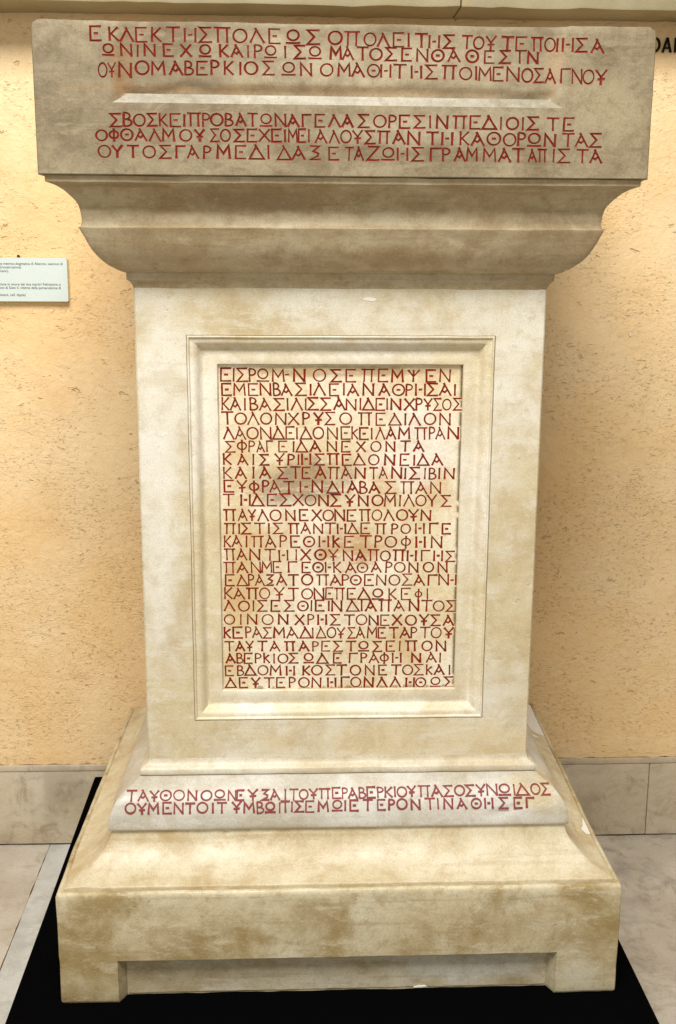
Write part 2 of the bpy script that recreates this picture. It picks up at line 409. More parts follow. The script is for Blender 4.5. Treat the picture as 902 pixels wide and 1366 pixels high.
# ---------------------------------------------------------------- black platform
bm = bmesh.new(); box(bm, -.688, .648, -.42, .912, FZ, .0355)
bmesh.ops.bevel(bm, geom=list(bm.edges), offset=.002, segments=2, affect='EDGES')
tag(link('display_platform', bm, M['black']), 'low matt black platform under the inscribed altar', 'platform')

# ---------------------------------------------------------------- letter shapes of the inscription
def ell(cx, cy, rx, ry, n=18, a0=90, a1=450):
    return [(cx+rx*math.cos(math.radians(a0+(a1-a0)*i/n)), cy+ry*math.sin(math.radians(a0+(a1-a0)*i/n))) for i in range(n+1)]
def bowl(x, y0, y1, w, n=9):
    cy = (y0+y1)/2; r = (y1-y0)/2
    return [(x, y1)] + [(x+w*.35+(w*.65)*math.cos(math.radians(90-180*i/n)), cy+r*math.sin(math.radians(90-180*i/n))) for i in range(n+1)] + [(x, y0)]
DOT = [(-.13, .5), (.13, .5)]
GL = {
 'Ε': [[(.36,1),(-.34,1),(-.34,0),(.38,0)], [(-.11,.5),(.15,.5)]],
 'Ι': [[(0,1),(0,0)]],
 'Σ': [[(.38,1),(-.36,1),(.06,.52),(-.38,0),(.42,.01)]],
 'Ρ': [[(-.24,1),(-.24,-.02)], bowl(-.24,.5,1,.48)],
 'Ω': [ell(0,.60,.38,.37), [(-.47,.03),(.47,.03)]],
 'Μ': [[(-.42,0),(-.37,1),(.0,.38),(.37,1),(.43,0)]],
 'Ν': [[(-.37,0),(-.37,1),(.36,.02)], [(.37,1),(.37,-.02)]],
 'Ο': [ell(0,.5,.43,.47)],
 'Π': [[(-.52,1),(.50,1)], [(-.28,1),(-.28,0)], [(.28,1),(.29,-.02)]],
 'Ψ': [[(-.42,1),(0,.45),(.44,1)], [(0,.98),(0,0)]],
 'Β': [[(-.26,1.02),(-.26,0)], bowl(-.26,.53,1.02,.42), bowl(-.26,0,.53,.54)],
 'Α': [[(-.43,0),(-.03,.92)], [(-.12,1.05),(.44,-.02)], [(-.24,.40),(-.02,.27),(.12,.44)]],
 'Λ': [[(-.43,0),(-.02,.92)], [(-.11,1.05),(.45,-.02)]],
 'Κ': [[(-.26,1.03),(-.26,0)], [(.30,1),(-.16,.5),(.33,0)]],
 'κ': [[(-.22,1.05),(-.22,0)], [(.22,.82),(-.14,.5),(.26,.0)]],
 'Τ': [[(-.44,1),(.44,1)], [(0,1),(0,-.02)]],
 'Χ': [[(-.38,1),(.40,0)], [(.38,1),(-.40,0)]],
 'Υ': [[(-.38,1),(0,.52),(.38,1.03)], [(0,.52),(0,-.02)], [(-.24,.36),(.26,.40)]],
 'Y': [[(-.38,1),(0,.48),(.38,1.03)], [(0,.48),(0,-.02)]],
 'Δ': [[(-.13,1.06),(.48,.0),(-.48,.0),(-.04,.9)]],
 'Φ': [ell(0,.52,.36,.33), [(0,1.08),(0,-.1)]],
 'φ': [ell(0,.50,.26,.25), [(0,1.0),(0,-.06)]],
 'Θ': [ell(0,.5,.44,.47), DOT],
 'Γ': [[(-.28,0),(-.28,1),(.44,1)]],
 'Η': [[(-.34,1),(-.34,0)], [(.34,1),(.34,0)], [(-.12,.5),(.12,.52)]],
 'Ξ': [[(-.32,1),(.30,1),(-.12,.62),(.24,.46),(.18,.26),(-.34,0),(.38,.02)]],
 'Ζ': [[(-.36,1),(.36,1),(-.40,0),(.40,0)]],
 '-': [[(-.14,.5),(.14,.52)]],
}

def outline(pts, w, seed):
    """left edge, middle and right edge of one chiselled stroke, in letter units"""
    P = [Vector(pts[0])]
    for a, b in zip(pts, pts[1:]):
        a, b = Vector(a), Vector(b); m = max(1, int((b-a).length/.30))
        for k in range(1, m+1): P.append(a.lerp(b, k/m))
    n = len(P); closed = (P[0]-P[-1]).length < 1e-4
    L, Rr = [], []
    for i in range(n):
        if closed:
            d0 = (P[i]-P[i-1 if i else n-2]); d1 = (P[(i+1) if i < n-1 else 1]-P[i])
        else:
            d0 = P[i]-P[i-1] if i else P[1]-P[0]; d1 = P[i+1]-P[i] if i < n-1 else P[i]-P[i-1]
        d0.normalize(); d1.normalize()
        t = d0+d1
        if t.length < .2: t = d1
        t.normalize(); nn = Vector((-t.y, t.x)); c = max(.42, abs(nn.dot(Vector((-d1.y, d1.x)))))
        end = (not closed) and (i == 0 or i == n-1)
        k = 0 if (closed and i == n-1) else i
        ww = w*.5*(1.30 if end else 1.0)/c*(1+.28*noise.noise(Vector((P[k].x*2.4, P[k].y*2.4, seed))))
        q = P[i] + (t*(-.02 if i == 0 else .02) if end else Vector((0, 0)))
        L.append(q+nn*ww); Rr.append(q-nn*ww); P[i] = q
    return L, P, Rr, closed
def letters(surf, text, xs_, knots, rnd):
    """yield for every stroke of a line its edges on the (x, height) sheet"""
    out = []
    for gi, (gch, xm) in enumerate(zip(text, xs_)):
        h = interp(knots, xm, 2)/1000*rnd.uniform(.97, 1.05); z0 = interp(knots, xm, 1)/1000 + rnd.uniform(-.0006, .0006); xc = xm/1000
        half = lambda c: max(max(abs(x) for x, y in s) for s in GL[c])*h
        wm = half(gch); kx = 1.16 if surf == 'abacus' else 1.1
        for j in (gi-1, gi+1):
            if 0 <= j < len(xs_): kx = min(kx, abs(xs_[j]-xm)/1000*.97/(wm+half(text[j])+.0022))
        kx = max(.66, kx) if wm > .004 else 1.
        kx *= rnd.uniform(.97, 1.03); sh = rnd.uniform(-.035, .035)
        sw = .134*(.0250/h)*{'panel': 1., 'abacus': 1.0, 'band': .98}[surf]*rnd.uniform(.85, 1.12)
        m = lambda q: Vector((xc+(q.x*kx+sh*(q.y-.5))*h, z0+q.y*h))
        for si, st in enumerate(GL[gch]):
            L, C, R_, closed = outline(st, sw, xm*.37+si*3.1)
            out.append(([m(p) for p in L], [m(p) for p in C], [m(p) for p in R_], closed, sw*h))
    return out
def interp(knots, x, c):
    for a, b in zip(knots, knots[1:]):
        if x <= b[0]: return a[c]+(b[c]-a[c])*(x-a[0])/(b[0]-a[0])
    return knots[-1][c]
def cut_sheet(grid, edges, strokes):
    """triangulate a sheet of grid points with the strokes left open; returns verts, triangles, index of grid points"""
    vs = [Vector(p) for p in grid]; edges = list(edges); quads = {}; cell = .012
    for (L, C, R_, closed, w) in strokes:
        i0 = len(vs); n = len(L)
        m = n-1 if closed else n
        vs += L[:m]; vs += R_[:m]
        for i in range(n-1):
            j = (i+1) % m
            edges += [(i0+i, i0+j), (i0+m+i, i0+m+j)]
            q = (L[i], L[i+1], R_[i+1], R_[i])
            for gx_ in range(int(math.floor(min(p.x for p in q)/cell)), int(math.floor(max(p.x for p in q)/cell))+1):
                for gz_ in range(int(math.floor(min(p.y for p in q)/cell)), int(math.floor(max(p.y for p in q)/cell))+1):
                    quads.setdefault((gx_, gz_), []).append(q)
        if not closed: edges += [(i0, i0+m), (i0+n-1, i0+m+n-1)]
    ov, oe, of, iv, ie, if_ = delaunay_2d_cdt(vs, edges, [], 0, 1e-6, True)
    where = {}
    for k, src in enumerate(iv):
        for q in src: where[q] = k
    def tri_in(p, a, b, c):
        s1 = (b-a).cross(p-a); s2 = (c-b).cross(p-b); s3 = (a-c).cross(p-c)
        return (s1 >= 0 and s2 >= 0 and s3 >= 0) or (s1 <= 0 and s2 <= 0 and s3 <= 0)
    tris = []
    for f in of:
        p = sum((ov[q] for q in f), Vector((0, 0)))/len(f)
        if not any(tri_in(p, q[0], q[1], q[2]) or tri_in(p, q[0], q[2], q[3]) for q in quads.get((int(math.floor(p.x/cell)), int(math.floor(p.y/cell))), ())):
            tris.append(f)
    return ov, tris, where
def groove(name, strokes, yfun, mat, host):
    """the cut strokes themselves: V grooves filled with red"""
    bm = bmesh.new()
    for (L, C, R_, closed, w) in strokes:
        n = len(L); dep = w*.52
        vl = [bm.verts.new((p.x, yfun(p.x, p.y), p.y)) for p in L]
        vr = [bm.verts.new((p.x, yfun(p.x, p.y), p.y)) for p in R_]
        vc = []
        for i, p in enumerate(C):
            d = dep*(.55 if (not closed and i in (0, n-1)) else 1.)
            vc.append(bm.verts.new((p.x, yfun(p.x, p.y)+d, p.y)))
        for i in range(n-1):
            bm.faces.new((vl[i], vl[i+1], vc[i+1], vc[i])); bm.faces.new((vc[i], vc[i+1], vr[i+1], vr[i]))
        if not closed:
            bm.faces.new((vl[0], vc[0], vr[0])); bm.faces.new((vl[-1], vr[-1], vc[-1]))
    return link(name, bm, mat, host)
LINES = [
('panel','ΕΙΣΡΩΜ-ΝΟΣΕΠΕΜΨΕΝ',[-233,-217,-200,-179,-158,-127,-109,-84,-43,-9,21,56,87,116,149,185,214],[(-233,1315.2,25.3),(-127,1314.8,25.0),(56,1314.1,24.6),(214,1313.6,24.3)]),
('panel','ΕΜΕΝΒΑΣΙΛΕΙΑΝΑΘΡΗΣΑΙ',[-232,-206,-178,-153,-130,-110,-81,-61,-43,-13,7,26,57,90,119,141,164,189,215,235],[(-232,1286.1,23.8),(-81,1285.9,23.7),(90,1285.7,23.6),(235,1285.5,23.6)]),
('panel','ΚΑΙΒΑΣΙΛΙΣΣΑΝΙΔΕΙΝΧΡΥΣΟΣ',[-235,-214,-195,-177,-154,-125,-108,-89,-71,-56,-30,-2,22,41,58,82,96,114,142,162,180,200,219,242],[(-235,1256.0,24.7),(-71,1256.0,24.2),(96,1256.0,23.6),(242,1256.0,23.2)]),
('panel','ΤΟΛΟΝΧΡΥΣΟΠΕΔΙΛΟΝ',[-231,-204,-178,-152,-122,-96,-70,-45,-21,11,51,83,113,134,153,185,216],[(-231,1226.5,24.0),(-96,1226.0,24.0),(83,1225.4,24.1),(216,1224.9,24.2)]),
('panel','ΛΑΟΝΔΕΙΔΟΝΕκΕΙΛΑΜΠΡΑΝ',[-229,-205,-180,-153,-127,-103,-89,-70,-45,-16,11,30,49,65,83,105,132,167,190,207,234],[(-229,1196.3,24.5),(-70,1196.0,24.4),(83,1195.7,24.3),(234,1195.4,24.2)]),
('panel','ΣΦΡΑΓΕΙΔΑΝΕΧΟΝΤΑ',[-226,-202,-182,-164,-146,-118,-96,-79,-51,-17,12,43,74,104,135,163],[(-226,1169.7,22.6),(-118,1169.7,22.3),(12,1169.8,21.9),(163,1169.9,21.5)]),
('panel','ΚΑΙΣΥΡΙΗΣΠΕΔΟΝΕΙΔΑ',[-233,-201,-179,-156,-125,-101,-86,-70,-42,-14,14,40,70,103,134,154,173,202],[(-233,1142.9,22.0),(-86,1142.2,22.4),(70,1141.3,22.7),(202,1140.7,23.1)]),
('panel','ΚΑΙΑΣΤΕΑΠΑΝΤΑΝΙΣΙΒΙΝ',[-233,-205,-179,-155,-119,-92,-70,-40,-13,13,42,70,90,118,136,156,177,193,207,228],[(-233,1114.0,23.6),(-70,1113.2,23.5),(118,1112.4,23.4),(228,1111.8,23.4)]),
('panel','ΕΥΦΡΑΤΙ-ΝΔΙΑΒΑΣΠΑΝ',[-230,-203,-178,-154,-135,-106,-82,-70,-47,-14,6,27,49,72,106,141,170,200],[(-230,1085.4,23.5),(-82,1083.7,23.9),(49,1082.2,24.2),(200,1080.4,24.6)]),
('panel','ΤΗΔΕΣΧΟΝΣΥΝΟΜΙΛΟYΣ',[-231,-196,-171,-141,-113,-87,-61,-34,-8,21,49,79,105,126,145,170,193,223],[(-231,1056.1,23.9),(-61,1055.2,23.8),(105,1054.2,23.7),(223,1053.5,23.6)]),
('panel','ΠΑΥΛΟΝΕΧΟΝΕΠΟΛΟΥΝ',[-229,-202,-183,-160,-134,-103,-75,-48,-24,0,25,53,78,103,131,155,181],[(-229,1024.1,23.3),(-103,1023.6,23.3),(53,1022.9,23.4),(181,1022.3,23.5)]),
('panel','ΠΙΣΤΙΣΠΑΝΤΗΔΕΠΡΟΗΓΕ',[-229,-210,-195,-167,-148,-129,-96,-71,-45,-20,4,28,54,86,116,139,169,197,225],[(-229,996.5,22.3),(-96,995.8,22.1),(54,994.9,21.8),(225,993.9,21.6)]),
('panel','ΚΑΙΠΑΡΕΘΗκΕΤΡΟΦΗΝ',[-235,-215,-195,-172,-145,-118,-93,-64,-33,-7,20,55,82,108,140,171,205],[(-235,968.1,23.8),(-118,967.0,23.9),(55,965.4,24.0),(205,964.0,24.0)]),
('panel','ΠΑΝΤΗΙΧΘΥΝΑΠΟΠΗΓΗΣ',[-230,-205,-178,-146,-118,-91,-71,-40,-13,18,45,72,97,126,153,181,209,235],[(-230,939.7,23.5),(-71,937.9,23.1),(97,935.9,22.7),(235,934.2,22.3)]),
('panel','ΠΑΝΜΕΓΕΘΙ-ΚΑΘΑΡΟΝΟΝ',[-231,-204,-176,-153,-131,-100,-70,-45,-29,-21,-5,24,49,78,105,128,157,189,219],[(-231,911.8,23.5),(-70,911.1,22.9),(49,910.6,22.4),(219,909.9,21.8)]),
('panel','ΕΔΡΑΞΑΤΟΠΑΡΘΕΝΟΣΑΓΝ-Ι',[-231,-205,-186,-168,-147,-122,-97,-68,-35,-8,13,35,63,89,117,144,170,197,222,240,248],[(-231,883.8,22.8),(-68,883.0,23.1),(117,882.0,23.3),(248,881.4,23.5)]),
('panel','ΚΑΠΟΥΤΟΝΕΠΕΔΩΚΕφΙ',[-235,-212,-184,-158,-127,-97,-68,-43,-21,1,26,53,82,113,142,169,188],[(-235,854.5,24.1),(-97,853.2,24.0),(53,851.7,23.9),(188,850.4,23.8)]),
('panel','ΛΟΙΣΕΣΘΙΕΙΝΔΙΑΠΑΝΤΟΣ',[-233,-202,-182,-163,-135,-106,-77,-59,-41,-22,-5,29,48,68,98,128,160,187,213,240],[(-233,827.3,23.0),(-77,826.0,23.3),(68,824.9,23.7),(240,823.5,24.1)]),
('panel','ΟΙΝΟΝΧΡΗΣΤΟΝΕΧΟΥΣΑ',[-233,-209,-185,-152,-119,-84,-60,-36,-8,22,48,74,98,124,154,182,207,235],[(-233,798.0,22.5),(-60,795.7,22.8),(98,793.5,23.0),(235,791.7,23.2)]),
('panel','κΕΡΑΣΜΑΔΙΔΟΥΣΑΜΕΤΑΡΤΟΥ',[-238,-216,-193,-175,-153,-128,-100,-71,-56,-38,-16,4,27,46,71,92,118,142,161,185,209,236],[(-238,767.7,23.4),(-71,766.1,23.4),(71,764.9,23.5),(236,763.4,23.6)]),
('panel','ΤΑΥΤΑΠΑΡΕΣΤΩΣΕΙΠΟΝ',[-234,-211,-191,-164,-137,-105,-75,-50,-28,-2,26,53,83,111,131,156,190,220],[(-234,738.1,20.9),(-75,736.6,21.5),(83,735.1,22.0),(220,733.8,22.5)]),
('panel','ΑΒΕΡκΙΟΣΩΔΕΓΡΑΦΗΝΑΙ',[-232,-212,-194,-173,-155,-139,-120,-97,-65,-35,-3,30,54,76,98,125,167,200,219],[(-232,710.8,21.2),(-120,710.2,21.3),(54,709.1,21.6),(219,708.2,21.8)]),
('panel','ΕΒΔΟΜΗΚΟΣΤΟΝΕΤΟΣκΑΙ',[-235,-211,-190,-163,-136,-104,-70,-47,-18,6,36,67,95,124,149,173,196,218,240],[(-235,683.1,21.9),(-70,682.0,22.2),(95,680.9,22.4),(240,679.9,22.6)]),
('panel','ΔΕΥΤΕΡΟΝΗΓΟΝΛΛΗΘΩΣ',[-232,-205,-179,-150,-125,-100,-75,-48,-15,13,37,65,94,123,155,178,210,239],[(-232,655.5,22.1),(-75,654.4,22.2),(94,653.2,22.3),(239,652.2,22.3)]),
('abacus','ΕΚΛΕΚΤΗΣΠΟΛΕΩΣΟΠΟΛΕΙΤΗΣΤΟΥΤΕΠΟΙΗΣΑ',[-443,-412,-389,-364,-338,-308,-278,-251,-221,-190,-160,-129,-96,-60,-21,9,41,65,92,110,133,156,183,215,236,258,288,313,342,365,378,396,421,450],[(-443,1932.6,22.4),(-129,1933.7,23.7),(183,1928.7,21.7),(450,1923.9,22.7)]),
('abacus','ΩΝΙΝΕΧΩΚΑΙΡΩΙΣΩΜΑΤΟΣΕΝΘΑΘΕΣΙΝ',[-422,-391,-371,-350,-317,-286,-252,-219,-196,-176,-158,-136,-110,-84,-57,-20,2,28,52,79,107,135,163,192,225,256,285,311,335],[(-422,1908.4,19.5),(-176,1909.3,20.4),(79,1906.6,21.3),(335,1904.5,20.5)]),
('abacus','ΟΥΝΟΜΑΒΕΡΚΙΟΣΩΝΟΜΑΘΗΤΗΣΠΟΙΜΕΝΟΣΑΓΝΟΥ',[-433,-417,-394,-364,-336,-304,-281,-258,-235,-211,-190,-171,-140,-104,-73,-36,-5,20,48,70,95,125,152,184,214,233,249,273,300,326,347,368,393,415,436,459],[(-433,1871.4,24.1),(-394,1872.7,23.6),(-364,1877.6,23.2),(-140,1880.5,21.4),(214,1875.9,22.2),(459,1870.0,24.6)]),
('abacus','ΣΒΟΣΚΕΙΠΡΟΒΑΤΩΝΑΓΕΛΑΣΟΡΕΣΙΝΠΕΔΙΟΙΣΤΕ',[-413,-392,-371,-348,-329,-307,-291,-273,-252,-233,-211,-190,-169,-145,-119,-96,-73,-48,-22,2,31,60,83,105,132,151,173,205,233,259,280,301,320,339,375,404],[(-413,1788.7,21.5),(-169,1791.9,20.9),(132,1791.7,21.4),(404,1789.3,21.3)]),
('abacus','ΟΦΘΑΛΜΟΥΣΟΣΕΧΕΙΜΕΙΑΛΟΥΣΠΑΝΤΗΚΑΘΟΡΩΝΤΑΣ',[-439,-417,-394,-369,-344,-320,-289,-264,-237,-218,-193,-170,-148,-126,-111,-97,-80,-68,-46,-22,-1,20,43,67,95,122,156,183,214,239,268,297,319,342,371,404,429,455],[(-439,1764.0,19.5),(-148,1765.6,21.0),(122,1762.9,21.9),(455,1761.8,22.3)]),
('abacus','ΟYΤΟΣΓΑΡΜΕΔΙΔΑΞΕΤΑΖΩΗΣΓΡΑΜΜΑΤΑΠΙΣΤΑ',[-435,-412,-384,-355,-326,-300,-277,-251,-222,-191,-162,-141,-112,-86,-57,-23,5,23,49,76,102,130,161,182,207,229,261,289,314,340,358,379,398,432,457],[(-435,1735.7,20.5),(-141,1735.3,22.4),(182,1734.6,22.0),(457,1734.1,22.1)]),
('band','ΤΑΥΘΟΝΟΩΝΕΥΞΑΙΤΟΥΠΕΡΑΒΕΡΚΙΟΥΠΑΣΟΣΥΝΩΙΔΟΣ',[-441,-416,-393,-369,-341,-313,-283,-255,-229,-211,-185,-159,-138,-116,-98,-77,-56,-32,-7,11,28,48,67,87,104,118,133,154,181,208,233,257,280,303,327,354,375,393,421,443],[(-441,43.1,22.8),(-116,41.5,22.2),(133,44.0,22.8),(443,44.6,25.1)]),
('band','ΟΥΜΕΝΤΟΙΤΥΜΒΩΙΤΙΣΕΜΩΙΕΤΕΡΟΝΤΙΝΑΘΗΣΕΓ',[-442,-418,-394,-365,-341,-317,-291,-269,-250,-219,-193,-169,-148,-128,-116,-102,-86,-64,-36,-6,11,30,59,88,110,132,161,192,209,231,260,291,318,350,381,406],[(-442,16.7,21.7),(-148,15.0,21.4),(110,17.5,21.5),(406,17.3,21.0)]),
]

rnd = random.Random(5)
INS = [(surf, letters(surf, text, xs_, knots, rnd)) for surf, text, xs_, knots in LINES]

# ---------------------------------------------------------------- the altar
altar = empty('inscribed_altar', (0, CY, .036), 'tall cream and grey stone altar with red Greek inscriptions, flaring cornice and stepped base', 'altar')

# plinth with the sunk panel low on its front
PO, PZ0 = .1745, .036
NX = [-.4705, -.4505, .4410, .4625]; NZ = .1335; ND = .030
def plinth_notched():
    prof = [(PO-.0045, PZ0), (PO-.001, PZ0+.0035)] + [(PO, PZ0+.008+(NZ-PZ0-.008)*i/7) for i in range(8)] + [(PO, NZ+.0015)] + [(PO+.0003, NZ+.012+(.276-NZ-.012)*i/10) for i in range(11)] + [(PO, .2830), (PO-.0018, .2880), (PO-.0055, .2903), (PO-.0090, .2900), (PO-.0118, .2868), (PO-.020, .2860)]
    bm = bmesh.new(); rings = []
    cr = .0035
    xs = sorted(set([round(-HX-PO+cr + (2*(HX+PO-cr))*i/110, 5) for i in range(111)] + NX))
    xs = [x for x in xs if not any(0 < abs(x-q) < .004 for q in NX)]
    for (o, z) in prof:
        hx, hy = HX+o, YB/2+o; ring = []
        for x in xs:
            y = -hy
            if z <= NZ+1e-6 and NX[1]-1e-6 <= x <= NX[2]+1e-6: y = -hy + ND - (PO-o)
            ring.append((x*(hx/(HX+PO)) if abs(x) > .5 else x, y, 0))
        for j in range(3):
            a = -math.pi/2 + (math.pi/2)*(j+.5)/3; ring.append((hx-cr+cr*math.cos(a), -hy+cr+cr*math.sin(a), 1))
        for j in range(1, 30): ring.append((hx, -hy+2*hy*j/30, 1))
        for j in range(30, -1, -1): ring.append((-hx+2*hx*j/30, hy, 2))
        for j in range(29, 0, -1): ring.append((-hx, -hy+2*hy*j/30, 3))
        for j in range(3):
            a = math.pi + (math.pi/2)*(j+.5)/3; ring.append((-hx+cr+cr*math.cos(a), -hy+cr+cr*math.sin(a), 3))
        vs = []
        for (x, y, s) in ring:
            p = (x, y+CY, z); d = wob(p, .0013, 9)+wob(p, .0006, 45); e = wob((x+3, y, z*2), .0011, 11)+wob((x+5, y, z*2), .0005, 45)
            vs.append(bm.verts.new((x + (d if s == 1 else -d if s == 3 else 0), y+CY - (d if s == 0 else 0), z + e)))
        rings.append(vs)
    n = len(rings[0])
    for a, b in zip(rings, rings[1:]):
        for i in range(n):
            j = (i+1) % n; bm.faces.new((a[i], a[j], b[j], b[i]))
    bm.faces.new(rings[0]); bm.faces.new(rings[-1])
    return bm
plinth = link('plinth', plinth_notched(), M['stone_plinth'], altar, 42)
bm = bmesh.new()     # greyer face of the sunk panel
nxp, nzp = 60, 8; g_ = []
for i in range(nxp+1):
    g_.append([bm.verts.new((NX[1]+.002+(NX[2]-NX[1]-.004)*i/nxp, -PO+ND-.0025+wob((i*.1, k*.1, 3), .0008, 3), PZ0+.006+(NZ-PZ0-.008)*k/nzp + (wob((i*.13, 2, 2), .002, 3) if k == 0 else 0))) for k in range(nzp+1)])
for i in range(nxp):
    for k in range(nzp): bm.faces.new((g_[i][k], g_[i+1][k], g_[i+1][k+1], g_[i][k+1]))
r = bmesh.ops.extrude_face_region(bm, geom=list(bm.faces))
for v in r['geom']:
    if isinstance(v, bmesh.types.BMVert): v.co.y += .006
link('sunk_panel', bm, M['stone_sunk'], plinth, 40)

# base moulding: cavetto, lip, inscribed ovolo, fillet
BAND = [(.0785,.399),(.0748,.415),(.067,.4305),(.055,.4455),(.037,.4595),(.0155,.4725)]
cav = curve([(.1590,.2960), (.138,.3035), (.1165,.3150), (.096,.3330), (.081,.352), (.0735,.3730)], 5)
bmould = sweep([(.1600,.2850), (.1602,.2925), (.1598,.2950)] + cav + [(.0730,.3785)], 90, .0010, .002)
base_m = link('base_moulding', bmould, M['stone_cavetto'], altar, 42)
bm = sweep([(.0728,.3788), (.0785,.3792), (.0797,.3808), (.0800,.3850), (.0797,.392)] + curve(BAND, 5) + [(.0120,.4738)], 90, .0008, .0012)
torus = link('inscribed_moulding', bm, M['stone_band'], altar, 42)
bm = sweep([(.0120,.4735), (.0164,.4752), (.0172,.4768), (.0170,.4868), (.0156,.4888), (.0080,.4918), (.0030,.4960), (.0010,.5020), (.0005,.506)], 90, .0010, .0015)
link('fillet', bm, M['stone_fillet'], altar, 42)

# shaft: a box whose front is a border round the sunk panel
SZ0, SZ1 = .5045, 1.5015
PX0, PX1, PZa, PZb = -.3092, .3103, .5915, 1.4097      # outer edge of the panel moulding
def rect_ring(bm, d, y, n=48, amp=.0006, ex=None):
    """one ring of points: panel outline moved inwards by d, at depth y"""
    x0, x1, z0, z1 = (PX0+d, PX1-d, PZa+d*1.0, PZb-d*1.0) if ex is None else ex
    pts = []
    for k in range(n): pts.append((x0+(x1-x0)*k/n, z0))
    for k in range(n): pts.append((x1, z0+(z1-z0)*k/n))
    for k in range(n): pts.append((x1-(x1-x0)*k/n, z1))
    for k in range(n): pts.append((x0, z1-(z1-z0)*k/n))
    return [bm.verts.new((x+wob((x, z, 1), amp, 14), y+wob((x, z, 5), amp, 10), z+wob((x, z, 9), amp, 14))) for x, z in pts]
def bridge(bm, a, b):
    n = len(a)
    for i in range(n):
        j = (i+1) % n; bm.faces.new((a[i], a[j], b[j], b[i]))
bm = bmesh.new()
r_in = rect_ring(bm, 0, 0)
outer = (-HX+.003, HX-.003, SZ0, SZ1)
mids = [rect_ring(bm, 0, 0, ex=tuple(a*(1-u)+b*u for a, b in zip((PX0, PX1, PZa, PZb), outer))) for u in (.25, .5, .75)]
r_out = rect_ring(bm, 0, 0, ex=outer)
r_c = rect_ring(bm, 0, .0028, ex=(-HX, HX, SZ0, SZ1)); r_b = rect_ring(bm, 0, YB, ex=(-HX, HX, SZ0, SZ1), amp=0)
chain = [r_in] + mids + [r_out, r_c, r_b]
for a, b in zip(chain, chain[1:]): bridge(bm, a, b)
r_h = rect_ring(bm, 0, .05); bridge(bm, r_h, r_in)
bm.faces.new(r_b); bm.faces.new(r_h)
shaft = link('shaft', bm, M['stone_shaft'], altar, 40)
# panel moulding: quirk, bead, cyma, fillet, step
fprof = [(.0004, .0030), (.0008, .0016), (.0016, .0002), (.0026, -.0008), (.0042, -.0008), (.0056, .0006), (.0062, .0030)] + curve([(.0068, .0036), (.014, .0042), (.020, .0085), (.0255, .0165), (.0305, .0205), (.036, .0205)], 4) + [(.044, .0190), (.0550, .0188), (.0588, .0195), (.0600, .0210), (.0604, .0240), (.0605, .034)]
bm = bmesh.new()
rr = [rect_ring(bm, d, y, amp=.0005) for d, y in fprof]
for a, b in zip(rr, rr[1:]): bridge(bm, a, b)
r_k = rect_ring(bm, .0605, .048); r_k2 = rect_ring(bm, .0004, .048)
bridge(bm, rr[-1], r_k); bridge(bm, r_k, r_k2); bridge(bm, r_k2, rr[0])
link('panel_moulding', bm, M['stone_frame'], altar, 38)
# inscribed panel
PY = .0275
bm = bmesh.new(); gx, gz = 60, 84; G = []
def panel_y(x, z): return PY + wob((x, 3, z), .0008, 8) + wob((x, 8, z), .0004, 30)
qx0, qx1, qz0, qz1 = PX0+.0608, PX1-.0608, PZa+.0608, PZb-.0608
grid = [(qx0+(qx1-qx0)*i/gx, qz0+(qz1-qz0)*k/gz) for i in range(gx+1) for k in range(gz+1)]
rimi = [i*(gz+1) for i in range(gx+1)] + [gx*(gz+1)+k for k in range(1, gz+1)] + [i*(gz+1)+gz for i in range(gx-1, -1, -1)] + [k for k in range(gz-1, 0, -1)]
ov_, tris, where = cut_sheet(grid, list(zip(rimi, rimi[1:]+rimi[:1])), [q for sf, st in INS if sf == 'panel' for q in st])
pv = [bm.verts.new((p.x, panel_y(p.x, p.y), p.y)) for p in ov_]
for t3 in tris: bm.faces.new([pv[q] for q in t3])
rim = [pv[where[q]] for q in rimi]
back = [bm.verts.new((v.co.x, PY+.02, v.co.z)) for v in rim]
bridge(bm, rim, back); bm.faces.new(back)
for v in [v for v in bm.verts if not v.link_faces]: bm.verts.remove(v)
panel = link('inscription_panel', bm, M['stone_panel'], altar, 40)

# cornice
ov = curve([(.0120,1.5305), (.027,1.5365), (.0440,1.5475), (.0600,1.5635), (.0720,1.5825), (.0810,1.602), (.0862,1.6135)], 4)
cv = curve([(.0830,1.6175), (.0815,1.629), (.0850,1.650), (.0930,1.665), (.1060,1.679), (.1200,1.688), (.1345,1.6935)], 4)
bm = sweep([(.0002,1.501), (.0012,1.505), (.0035,1.510), (.0080,1.5150), (.0118,1.5175), (.0122,1.5285)] + ov + [(.0866,1.6150)] + cv + [(.1356,1.6940), (.1360,1.7020), (.1395,1.7045)], 90, .0014, .003)
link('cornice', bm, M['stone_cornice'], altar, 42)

# top block; its upper middle is a slightly sunk slab ending below in a bevelled ledge
AO, AZ0, AZ1 = .1465, 1.7055, 1.9700
def abacus_y(x, z):
    """depth of the top block's front face"""
    edge = .012
    wl = wob((3, 1, z), .006, 9); wr = wob((9, 1, z), .006, 9)
    inx = min(sstep(-.4120+wl*.6, -.3960+wl*.6, x), sstep(.3920+wr*.6, .3760+wr*.6, x))
    top = 0.0075*inx
    zl = 1.8295 - .0015*x      # bottom of the bevel
    zu = 1.8455 - .0030*x
    mx = min(sstep(-.418, -.4180+.028*max(0.05, min(1, (z-zl)/(zu-zl)+.01)), x), sstep(.392, .3920-.028*max(0.05, min(1, (z-zl)/(zu-zl)+.01)), x))
    d = 0.
    if z > zl:
        d = .0105*mx*max(0., min(1., (z-zl)/(zu-zl)))
        if z > zu: d = lerp(.0105*mx, .0060*inx, sstep(zu+.004, zu+.020, z + wob((x, 4, 4), .012, 7)))
    rough = wob((x, 6, z), .0012, 7) + wob((x, 1, z), .0006, 35)
    return -AO + d + rough
